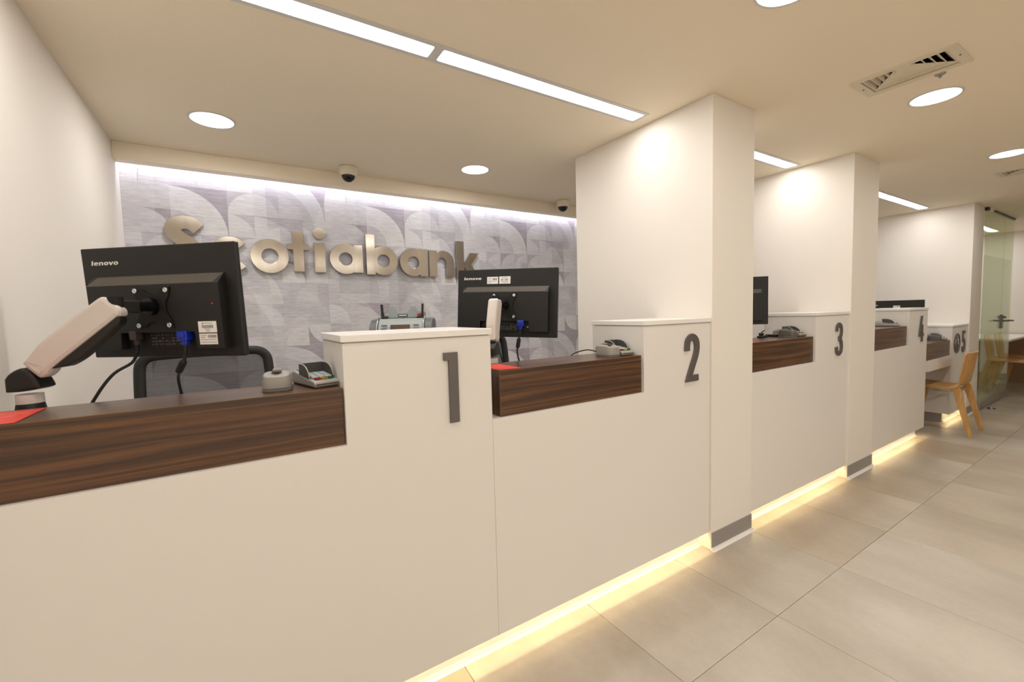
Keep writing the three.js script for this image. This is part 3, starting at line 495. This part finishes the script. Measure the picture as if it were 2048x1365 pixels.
// ------------------------------------------------------------------ card terminals and fingerprint readers
function pinPad(x, y, z, turn, label) { // origin at centre of the footprint, front faces +z
  const t = thing('pin_pad', label, 'card terminal', [x, y, z], turn, 'card terminals on the ledges');
  const prof = new THREE.Shape(); prof.moveTo(-0.092, 0.004); prof.lineTo(-0.092, 0.030); prof.quadraticCurveTo(-0.085, 0.043, -0.06, 0.042); prof.lineTo(0.0, 0.034); prof.quadraticCurveTo(0.03, 0.028, 0.05, 0.025); prof.lineTo(0.086, 0.022); prof.quadraticCurveTo(0.093, 0.02, 0.094, 0.012); prof.lineTo(0.09, 0.003); prof.closePath();
  part('base', rb(-0.036, 0.036, 0, 0.008, -0.088, 0.088, 0.003), M.padDark, t);
  part('body', ext(prof, 0.078, 0.005, 10).translate(0, 0, -0.039).rotateY(-Math.PI / 2), M.padSilver, t);
  part('display', rb(-0.029, 0.029, 0.0395, 0.0432, -0.074, -0.03, 0.001).rotateX(0.12).translate(0, -0.0052, 0), M.screenGrey, t);
  part('card_slot', rb(-0.032, 0.032, 0.0105, 0.0128, 0.090, 0.0952, 0.0005), M.black, t);
  const keys = (r, c) => { const kx = (c - 1) * 0.0205, kz = 0.005 + r * 0.0165, ky = 0.0335 - r * 0.0024; return rb(kx - 0.0085, kx + 0.0085, ky, ky + 0.0055, kz - 0.0058, kz + 0.0058, 0.0015); };
  for (let r = 0; r < 5; r++) for (let c = 0; c < 3; c++) part('key', keys(r, c), M.key, t);
  [M.red, M.yellow, M.green].forEach((m, c) => part('key', keys(4, c), m, t, ['red cancel key', 'yellow clear key', 'green enter key'][c]));
  const wall = (x0) => { const s = new THREE.Shape(); s.moveTo(-0.024, 0.030); s.lineTo(-0.024, 0.067); s.quadraticCurveTo(0.02, 0.069, 0.040, 0.052); s.quadraticCurveTo(0.050, 0.043, 0.053, 0.026); s.closePath(); return ext(s, 0.0028, 0.0008, 12).translate(0, 0, -0.0014).rotateY(-Math.PI / 2).translate(x0, 0, 0); };
  part('privacy_shield', [wall(-0.037), wall(0.037), rb(-0.037, 0.037, 0.034, 0.068, -0.0265, -0.0238, 0.001)], M.padDark, t, 'dark grey key shield');
  for (const q of [-0.037, 0.037]) part('shield_rim', tube([[q, 0.067, -0.022], [q, 0.0675, 0.0], [q, 0.063, 0.022], [q, 0.052, 0.040], [q, 0.041, 0.049], [q, 0.030, 0.053]], 0.0019, 24), M.padSilver, t);
  return t;
}
pinPad(0.204, LEDGE, -0.152, 0.24, 'grey card terminal with colour keys against the side panel of counter 1');
pinPad(1.522, LEDGE, -0.136, -0.05, 'grey card terminal on the second ledge, just right of the reader with the arching cord');
pinPad(3.205, LEDGE, -0.140, -0.08, 'grey card terminal on the ledge of counter 3, right of a dark reader');
pinPad(4.945, LEDGE, -0.135, 0.35, 'grey card terminal alone on the ledge of counter 4');
pinPad(6.275, 0.893, -0.120, 0.1, 'grey card terminal on the lowest ledge beside the number 5');

function superBlob(a, b, h, n1 = 3.2) { // rounded lump, flat bottom, pinched waist
  const U = 48, V = 18, pos = [], idx = [], uv = [];
  for (let j = 0; j <= V; j++) for (let i = 0; i <= U; i++) {
    const th = i / U * Math.PI * 2, f = j / V; const ct = Math.cos(th), st = Math.sin(th);
    const rr = Math.pow(Math.pow(Math.abs(ct), n1) + Math.pow(Math.abs(st), n1), -1 / n1);
    const fr = 1 - 0.17 * Math.pow(Math.max(0, Math.sign(st) * Math.pow(Math.abs(st) * rr, 1.0)), 2) * f; let s, y; if (f < 0.72) { const q = f / 0.72; s = 1.0 + 0.02 * Math.sin(q * Math.PI) - 0.07 * q; y = h * 0.74 * q; } else { const q = (f - 0.72) / 0.28; s = 0.93 * Math.pow(1 - Math.pow(q, 2.6), 0.42); y = h * (0.74 + 0.26 * Math.pow(q, 0.75)); }
    y *= fr; pos.push(a * ct * rr * s, y, b * st * rr * s); uv.push(i / U, f);
  }
  for (let j = 0; j < V; j++) for (let i = 0; i < U; i++) { const k = j * (U + 1) + i; idx.push(k, k + U + 1, k + 1, k + 1, k + U + 1, k + U + 2); }
  const g = new THREE.BufferGeometry(); g.setAttribute('position', new THREE.Float32BufferAttribute(pos, 3)); g.setAttribute('uv', new THREE.Float32BufferAttribute(uv, 2)); g.setIndex(idx); g.computeVertexNormals(); return g;
}
function reader(x, y, z, turn, label, shell = M.readerGrey) { // long side along z
  const t = thing('fingerprint_reader', label, 'fingerprint reader', [x, y, z], turn, 'fingerprint readers on the ledges');
  part('base', superBlob(0.041, 0.053, 0.012, 3.8), M.readerBase, t);
  part('body', superBlob(0.0395, 0.051, 0.045, 3.6).translate(0, 0.009, 0), shell, t);
  part('finger_rest', rb(-0.013, 0.013, 0.0515, 0.0565, -0.018, 0.014, 0.002).rotateX(0.0), M.padDark, t);
  part('finger_guide', rb(-0.012, 0.012, 0.054, 0.060, -0.030, -0.012, 0.003), shell, t);
  part('cable_boot', cyl(0.005, 0.008, 0.02, 16).rotateX(Math.PI / 2).translate(0, 0.014, -0.053), M.padDark, t);
  return t;
}
reader(0.097, LEDGE, -0.128, -0.12, 'grey fingerprint reader on the first wood ledge, left of the card terminal');
reader(1.440, LEDGE, -0.095, 0.06, 'grey fingerprint reader on the second wood ledge with its cord arching behind');
reader(3.098, LEDGE, -0.098, 0.05, 'dark grey fingerprint reader on the third wood ledge with a black plug', M.readerDark);
reader(6.185, 0.893, -0.100, 0.05, 'dark fingerprint reader on the lowest ledge below the white cap', M.readerDark);
cable('reader_cord', [[1.437, 1.102, -0.155], [1.432, 1.108, -0.185], [1.424, 1.111, -0.215], [1.405, 1.104, -0.245], [1.37, 1.085, -0.27], [1.33, 1.0, -0.29], [1.3, 0.8, -0.35], [1.28, 0.766, -0.45]], 0.0026, 'thin black cord arching off the back of the second ledge');
cable('reader_cord', [[0.102, 1.102, -0.188], [0.098, 1.094, -0.215], [0.085, 1.085, -0.245], [0.05, 1.06, -0.275], [0.01, 0.95, -0.30], [0.0, 0.8, -0.35], [-0.02, 0.766, -0.45]], 0.0026, 'thin black cord leaving the first fingerprint reader');
{
  const t = thing('cable_plug', 'black plug and cord stub left of the third fingerprint reader', 'plug', [3.08, LEDGE, -0.19], 0.1);
  part('plug_body', rb(-0.012, 0.012, 0.001, 0.016, -0.04, 0.035, 0.004), M.rubber, t); part('cord', tube([[0, 0.008, 0.034], [0.004, 0.012, 0.042], [0.012, 0.013, 0.048]], 0.003, 12), M.rubber, t);
  const p = thing('hole_punch', 'small black desk punch with a bent metal lever on the third ledge', 'punch', [2.985, LEDGE, -0.205], 0.2);
  part('base', rb(-0.055, 0.055, 0, 0.012, -0.018, 0.018, 0.003), M.black, p); part('lever', tube([[-0.03, 0.012, 0], [-0.02, 0.03, 0], [0.005, 0.04, 0], [0.05, 0.046, 0]], 0.004, 24), M.darkMetal, p); part('pivot', [cyl(0.006, 0.006, 0.03, 16).rotateX(Math.PI / 2).translate(-0.022, 0.026, 0), rb(-0.032, -0.012, 0.01, 0.028, -0.012, 0.012, 0.002)], M.darkMetal, p);
}

// ------------------------------------------------------------------ bill counter on its stand behind counter 1
{
  const s = thing('side_cabinet', 'white cabinet behind the raised part of counter 1, under the bill counter', 'cabinet', [0.60, 0, -0.62], 0);
  part('body', rb(-0.16, 0.16, 0.02, 1.04, -0.2, 0.2, 0.002), M.laminate, s); part('top', rb(-0.165, 0.165, 1.04, 1.06, -0.205, 0.205, 0.002), M.capWhite, s); part('plinth', bx(-0.15, 0.15, 0, 0.02, -0.18, 0.18), M.greyBase, s);
  part('door', rb(-0.155, 0.155, 0.03, 1.03, -0.218, -0.2, 0.002), M.laminate, s);
  const t = thing('bill_counter', 'grey banknote counting machine showing above the cap of counter 1', 'counting machine', [0.655, 1.0602, -0.62], -0.5);
  const prof = new THREE.Shape(); prof.moveTo(-0.12, 0.0); prof.lineTo(-0.12, 0.20); prof.quadraticCurveTo(-0.11, 0.232, -0.06, 0.234); prof.lineTo(0.03, 0.228); prof.quadraticCurveTo(0.06, 0.218, 0.09, 0.15); prof.lineTo(0.125, 0.08); prof.lineTo(0.125, 0.0); prof.closePath();
  const slab = (w) => ext(prof, w, 0.006, 12).translate(0, 0, -w / 2).rotateY(-Math.PI / 2);
  t.scale.set(0.9, 0.985, 0.95);
  part('body', slab(0.225), M.billLight, t);
  for (const q of [-1, 1]) { const sp = slab(0.042); sp.scale(1, 0.985, 0.97); part('side_cheek', sp.translate(q * 0.1345, 0, 0), M.billDark, t); part('cheek_trim', tube([[q * 0.114, 0.15, 0.098], [q * 0.114, 0.19, 0.077], [q * 0.114, 0.222, 0.052], [q * 0.114, 0.234, 0.02]], 0.003, 20), M.chrome, t); }
  part('display', rb(-0.048, 0.048, 0.0, 0.04, -0.002, 0.002, 0.001).rotateX(-0.42).translate(0, 0.165, 0.0885), M.brownScreen, t);
  for (const q of [-1, 1]) for (let k = 0; k < 2; k++) part('button', rb(-0.014, 0.014, 0, 0.006, -0.002, 0.003, 0.001).rotateX(-0.42).translate(q * 0.078, 0.196 - k * 0.016, 0.075 + k * 0.007), M.billDark, t);
  const hop = poly([[-0.115, 0], [0.115, 0], [0.115, 0.026], [0.075, 0.03], [0.062, 0.056], [0.042, 0.056], [0.022, 0.026], [-0.022, 0.026], [-0.042, 0.056], [-0.062, 0.056], [-0.075, 0.03], [-0.115, 0.026]]);
  part('hopper', ext(hop, 0.012, 0.002).rotateX(-0.15).translate(0, 0.231, -0.02), M.billGrey, t);
  part('hopper_plate', rb(-0.024, 0.024, 0.238, 0.249, -0.012, -0.005, 0.001), M.black, t); part('plate_mark', rb(-0.02, 0.02, 0.2415, 0.2455, -0.0055, -0.0042, 0.0002), M.paper, t);
  for (const q of [-1, 1]) { part('bill_guide', [rb(-0.0045, 0.0045, 0, 0.064, -0.012, 0.012, 0.003).rotateZ(q * -0.06).translate(q * 0.1, 0.233, 0.0), rb(-0.016, 0.016, 0.0, 0.01, -0.012, 0.014, 0.003).translate(q * 0.09, 0.229, 0.0)], M.black, t); part('guide_mark', rb(-0.009, 0.009, 0.243, 0.251, -0.012, -0.0045, 0.001).translate(q * 0.083, 0, 0), q < 0 ? M.key : M.red, t); }
}

// ------------------------------------------------------------------ office chairs behind the counter
function officeChair(x, z, turn, label, lift = 0) {
  const t = thing('office_chair', label, 'office chair', [x, 0, z], turn, 'tall black mesh chairs behind the counter');
  const w = 0.215, y0 = 0.74 + lift, y1 = 1.168 + lift, zb = -0.2;
  const loop = []; const R = 0.05; const corner = (cx, cy, a0) => { for (let k = 0; k <= 4; k++) { const a = a0 + k * Math.PI / 8; loop.push([cx + R * Math.cos(a), cy + R * Math.sin(a), zb + 0.03 - 0.05 * sm(y0, y1, cy + R * Math.sin(a))]); } };
  corner(w - R, y0 + R, -Math.PI / 2); corner(w - R, y1 - R, 0); corner(-w + R, y1 - R, Math.PI / 2); corner(-w + R, y0 + R, Math.PI);
  part('back_frame', tube(loop, 0.019, 160, true, 10), M.blackSoft, t);
  const back = new THREE.PlaneGeometry(2 * w - 0.02, y1 - y0 - 0.02, 10, 10); const p = back.attributes.position; for (let i = 0; i < p.count; i++) { const yy = p.getY(i) + (y0 + y1) / 2; p.setXYZ(i, p.getX(i), yy, zb + 0.03 - 0.05 * sm(y0, y1, yy) - 0.02 * (1 - Math.pow(p.getX(i) / w, 2))); } back.computeVertexNormals();
  part('mesh_back', back, M.fabricMesh, t, 'grey see-through mesh');
  part('seat', rb(-0.23, 0.23, 0.60 + lift, 0.67 + lift, -0.2, 0.24, 0.03, 4), M.fabric, t);
  part('back_support', tube([[0, 0.60 + lift, -0.1], [0, 0.61 + lift, -0.22], [0, 0.70 + lift, -0.24], [0, 0.80 + lift, -0.21]], 0.02, 24), M.black, t);
  part('gas_lift', [cyl(0.025, 0.025, 0.3 + lift, 20).translate(0, 0.45 + lift / 2, 0), cyl(0.035, 0.035, 0.25, 20).translate(0, 0.2, 0)], M.black, t);
  part('foot_ring', new THREE.TorusGeometry(0.21, 0.011, 10, 40).rotateX(Math.PI / 2).translate(0, 0.3, 0), M.chrome, t);
  for (let k = 0; k < 5; k++) { const a = k * Math.PI * 0.4; const leg = part('leg', tube([[0.03 * Math.cos(a), 0.1, 0.03 * Math.sin(a)], [0.16 * Math.cos(a), 0.085, 0.16 * Math.sin(a)], [0.3 * Math.cos(a), 0.055, 0.3 * Math.sin(a)]], 0.017, 12), M.black, t); part('caster', [cyl(0.025, 0.025, 0.018, 20).rotateZ(Math.PI / 2).translate(0.3 * Math.cos(a) - 0.013, 0.0255, 0.3 * Math.sin(a)), cyl(0.025, 0.025, 0.018, 20).rotateZ(Math.PI / 2).translate(0.3 * Math.cos(a) + 0.013, 0.0255, 0.3 * Math.sin(a))], M.rubber, leg); }
}
officeChair(-0.092, -0.60, 0.05, 'tall black mesh chair behind the first monitor', 0.0);
officeChair(1.105, -0.60, 0.0, 'tall black mesh chair behind the second monitor, mostly hidden', 0.0);

// ------------------------------------------------------------------ wooden chairs
function makeWoodChair() {
  const t = new THREE.Group(); t.name = 'wooden_chair';
  const prof = [[-0.215, 0.452], [-0.19, 0.461], [-0.1, 0.459], [0.0, 0.452], [0.09, 0.450], [0.142, 0.462], [0.172, 0.495], [0.190, 0.56], [0.204, 0.64], [0.216, 0.73], [0.228, 0.803]].map(p => new THREE.Vector3(0, p[1], p[0]));
  const c = new THREE.CatmullRomCurve3(prof, false, 'centripetal'), U = 56, W = 14, th = 0.012, sheet = (u0, u1) => {
    const pos = [], uv = [], idx = []; const grid = (side) => { for (let i = 0; i <= U; i++) { const u = u0 + (u1 - u0) * i / U, p = c.getPoint(u), tg = c.getTangent(u), nx = -tg.z, nn = new THREE.Vector3(0, tg.z, -tg.y); const up = sm(0.55, 0.75, u);
      const w = 0.212 - 0.012 * Math.sin(Math.min(1, u / 0.5) * Math.PI) * 0 + 0.0 - 0.012 * sm(0.45, 0.62, u) + 0.006 * up; const rEnd = Math.min(1, Math.min(u - 0 + 0.0001, 1 - u + 0.0001) / 0.04); const ww = w - 0.014 * Math.pow(1 - rEnd, 2);
      for (let j = 0; j <= W; j++) { const s = j / W * 2 - 1; const sag = up * 0.028 * (s * s - 0.4) * -1; pos.push(s * ww, p.y + nn.y * side * th / 2, p.z + nn.z * side * th / 2 + sag); uv.push(s * ww / 0.45 + 0.5, u * 1.6); } } };
    grid(1); grid(-1); const K = (U + 1) * (W + 1), id = (i, j, s) => s * K + i * (W + 1) + j;
    for (let i = 0; i < U; i++) for (let j = 0; j < W; j++) { idx.push(id(i, j, 0), id(i + 1, j, 0), id(i, j + 1, 0), id(i, j + 1, 0), id(i + 1, j, 0), id(i + 1, j + 1, 0)); idx.push(id(i, j, 1), id(i, j + 1, 1), id(i + 1, j, 1), id(i, j + 1, 1), id(i + 1, j + 1, 1), id(i + 1, j, 1)); }
    const wallq = (a, b, a2, b2) => idx.push(a, b, a2, b, b2, a2);
    for (let i = 0; i < U; i++) { wallq(id(i, 0, 1), id(i + 1, 0, 1), id(i, 0, 0), id(i + 1, 0, 0)); wallq(id(i, W, 0), id(i + 1, W, 0), id(i, W, 1), id(i + 1, W, 1)); }
    for (let j = 0; j < W; j++) { wallq(id(0, j, 0), id(0, j + 1, 0), id(0, j, 1), id(0, j + 1, 1)); wallq(id(U, j, 1), id(U, j + 1, 1), id(U, j, 0), id(U, j + 1, 0)); }
    const g = new THREE.BufferGeometry(); g.setAttribute('position', new THREE.Float32BufferAttribute(pos, 3)); g.setAttribute('uv', new THREE.Float32BufferAttribute(uv, 2)); g.setIndex(idx); return toCreasedNormals(g, 0.7);
  };
  part('seat', sheet(0, 0.50), M.oak, t); part('backrest', sheet(0.502, 1), M.oak, t);
  const taper = (top, bot, wt, wb, dt, db) => { const g = new RoundedBoxGeometry(1, 1, 1, 2, 0.12); const p = g.attributes.position; for (let i = 0; i < p.count; i++) { const f = p.getY(i) + 0.5, w = wb + (wt - wb) * f, d = db + (dt - db) * f; p.setXYZ(i, bot[0] + (top[0] - bot[0]) * f + p.getX(i) * w, bot[1] + (top[1] - bot[1]) * f, bot[2] + (top[2] - bot[2]) * f + p.getZ(i) * d); } g.computeVertexNormals(); return uvM(g, 0.45, 0.8, 0, 0, false); };
  for (const s of [-1, 1]) {
    part('leg', taper([s * 0.183, 0.466, 0.148], [s * 0.208, 0, 0.262], 0.03, 0.024, 0.062, 0.03), M.oak, t);
    part('leg', taper([s * 0.183, 0.430, -0.150], [s * 0.208, 0, -0.215], 0.03, 0.024, 0.05, 0.03), M.oak, t);
    part('side_rail', taper([s * 0.184, 0.420, -0.165], [s * 0.184, 0.420, 0.16], 0.024, 0.024, 0.034, 0.034), M.oak, t);
  }
  part('cross_rail', [rb(-0.18, 0.18, 0.405, 0.432, 0.128, 0.150, 0.003), rb(-0.18, 0.18, 0.405, 0.432, -0.160, -0.138, 0.003)], M.oak, t);
  part('seat_pads', [-1, 1].flatMap(s => [-0.12, 0.1].map(z => bx(s * 0.184 - 0.01, s * 0.184 + 0.01, 0.434, 0.449, z - 0.02, z + 0.02))), M.oak, t);
  return t;
}
const wc = makeWoodChair();
function woodChair(x, z, turn, label, o = wc.clone()) { o.name = numbered('wooden_chair'); o.position.set(x, 0, z); o.rotation.y = turn; o.userData = { label, category: 'chair', group: 'light wooden chairs' }; scene.add(o); }
woodChair(6.02, 0.0, 0, 'light wooden chair pushed into the knee space of counter 5', wc);
woodChair(9.10, 0.06, 0, 'nearer light wooden chair at the white table, mirrored in the glass door');
woodChair(9.70, 0.06, 0, 'farther light wooden chair at the white table beyond the glass door');
{
  const t = thing('meeting_table', 'white topped table beyond the glass door at the right edge of the picture', 'table', [0, 0, 0]);
  part('table_top', rb(8.95, 10.46, 0.722, 0.75, -1.1, 0.02, 0.003), M.tableWhite, t);
  part('side_board', rb(10.36, 10.40, 0, 0.722, -1.05, 0.0, 0.003), M.tableSide, t);
  part('leg', rb(9.0, 9.04, 0, 0.722, -1.05, -0.95, 0.003), M.tableSide, t);
}

// ------------------------------------------------------------------ glass door
{
  const d = new THREE.Group(); d.name = 'door_1'; d.userData.kind = 'structure'; scene.add(d);
  const zc = 0.02;
  part('glass_pane', bx(7.375, 8.325, 0.088, 2.352, zc - 0.005, zc + 0.005), M.glass, d);
  part('glass_pane', bx(8.333, 8.82, 0.088, 2.352, zc - 0.005, zc + 0.005), M.glass, d);
  part('frosted_film', [bx(7.376, 8.324, 0.089, 1.826, zc - 0.0062, zc - 0.0056), bx(8.334, 8.819, 0.089, 1.826, zc - 0.0062, zc - 0.0056)], M.film, d);
  part('bottom_rail', [rb(7.372, 8.327, 0.006, 0.088, zc - 0.018, zc + 0.018, 0.002), rb(8.331, 8.84, 0.0, 0.088, zc - 0.018, zc + 0.018, 0.002)], M.alu, d);
  part('top_rail', [rb(7.372, 7.46, 2.335, 2.369, zc - 0.018, zc + 0.018, 0.002), rb(7.75, 8.84, 2.352, 2.369, zc - 0.012, zc + 0.012, 0.002)], M.darkMetal, d);
  const handleMetal = std(0x77787a, 0.3, 0.9), h = part('door_handle', [rb(8.29, 8.37, 0.93, 1.11, zc + 0.005, zc + 0.016, 0.004), rb(8.29, 8.37, 0.93, 1.11, zc - 0.016, zc - 0.0065, 0.004)], handleMetal, d);
  part('lever', [tube([[8.33, 1.03, zc + 0.015], [8.33, 1.03, zc + 0.055], [8.35, 1.032, zc + 0.07], [8.44, 1.03, zc + 0.078], [8.50, 1.026, zc + 0.08]], 0.011, 24), tube([[8.33, 1.03, zc - 0.015], [8.33, 1.03, zc - 0.055], [8.31, 1.03, zc - 0.07], [8.19, 1.028, zc - 0.075]], 0.011, 24)], handleMetal, h);
  part('lock', [cyl(0.014, 0.014, 0.03, 20).rotateX(Math.PI / 2).translate(8.345, 1.075, zc + 0.028)], handleMetal, h);
}
{
  const t = thing('door_stop', 'small round steel door stop on the floor before the glass door', 'door stop', [7.565, 0, 0.10]);
  part('dome', new THREE.LatheGeometry([[0, 0.026], [0.014, 0.025], [0.026, 0.018], [0.032, 0.006], [0.034, 0]].map(p => new THREE.Vector2(...p)).reverse(), 32), M.chrome, t);
  part('rubber_ring', new THREE.TorusGeometry(0.033, 0.004, 8, 32).rotateX(Math.PI / 2).translate(0, 0.008, 0), M.rubber, t);
}
{
  const t = thing('wall_socket', 'pale socket plate low on the end wall behind the glass door', 'socket', [XR, 0.42, -0.60]);
  part('plate', rb(-0.008, -0.0003, -0.06, 0.06, -0.04, 0.04, 0.003), M.paper, t); part('insert', rb(-0.0095, -0.0075, -0.035, 0.035, -0.025, 0.025, 0.001), M.whiteTrim, t);
}
renderer.render(scene, camera);
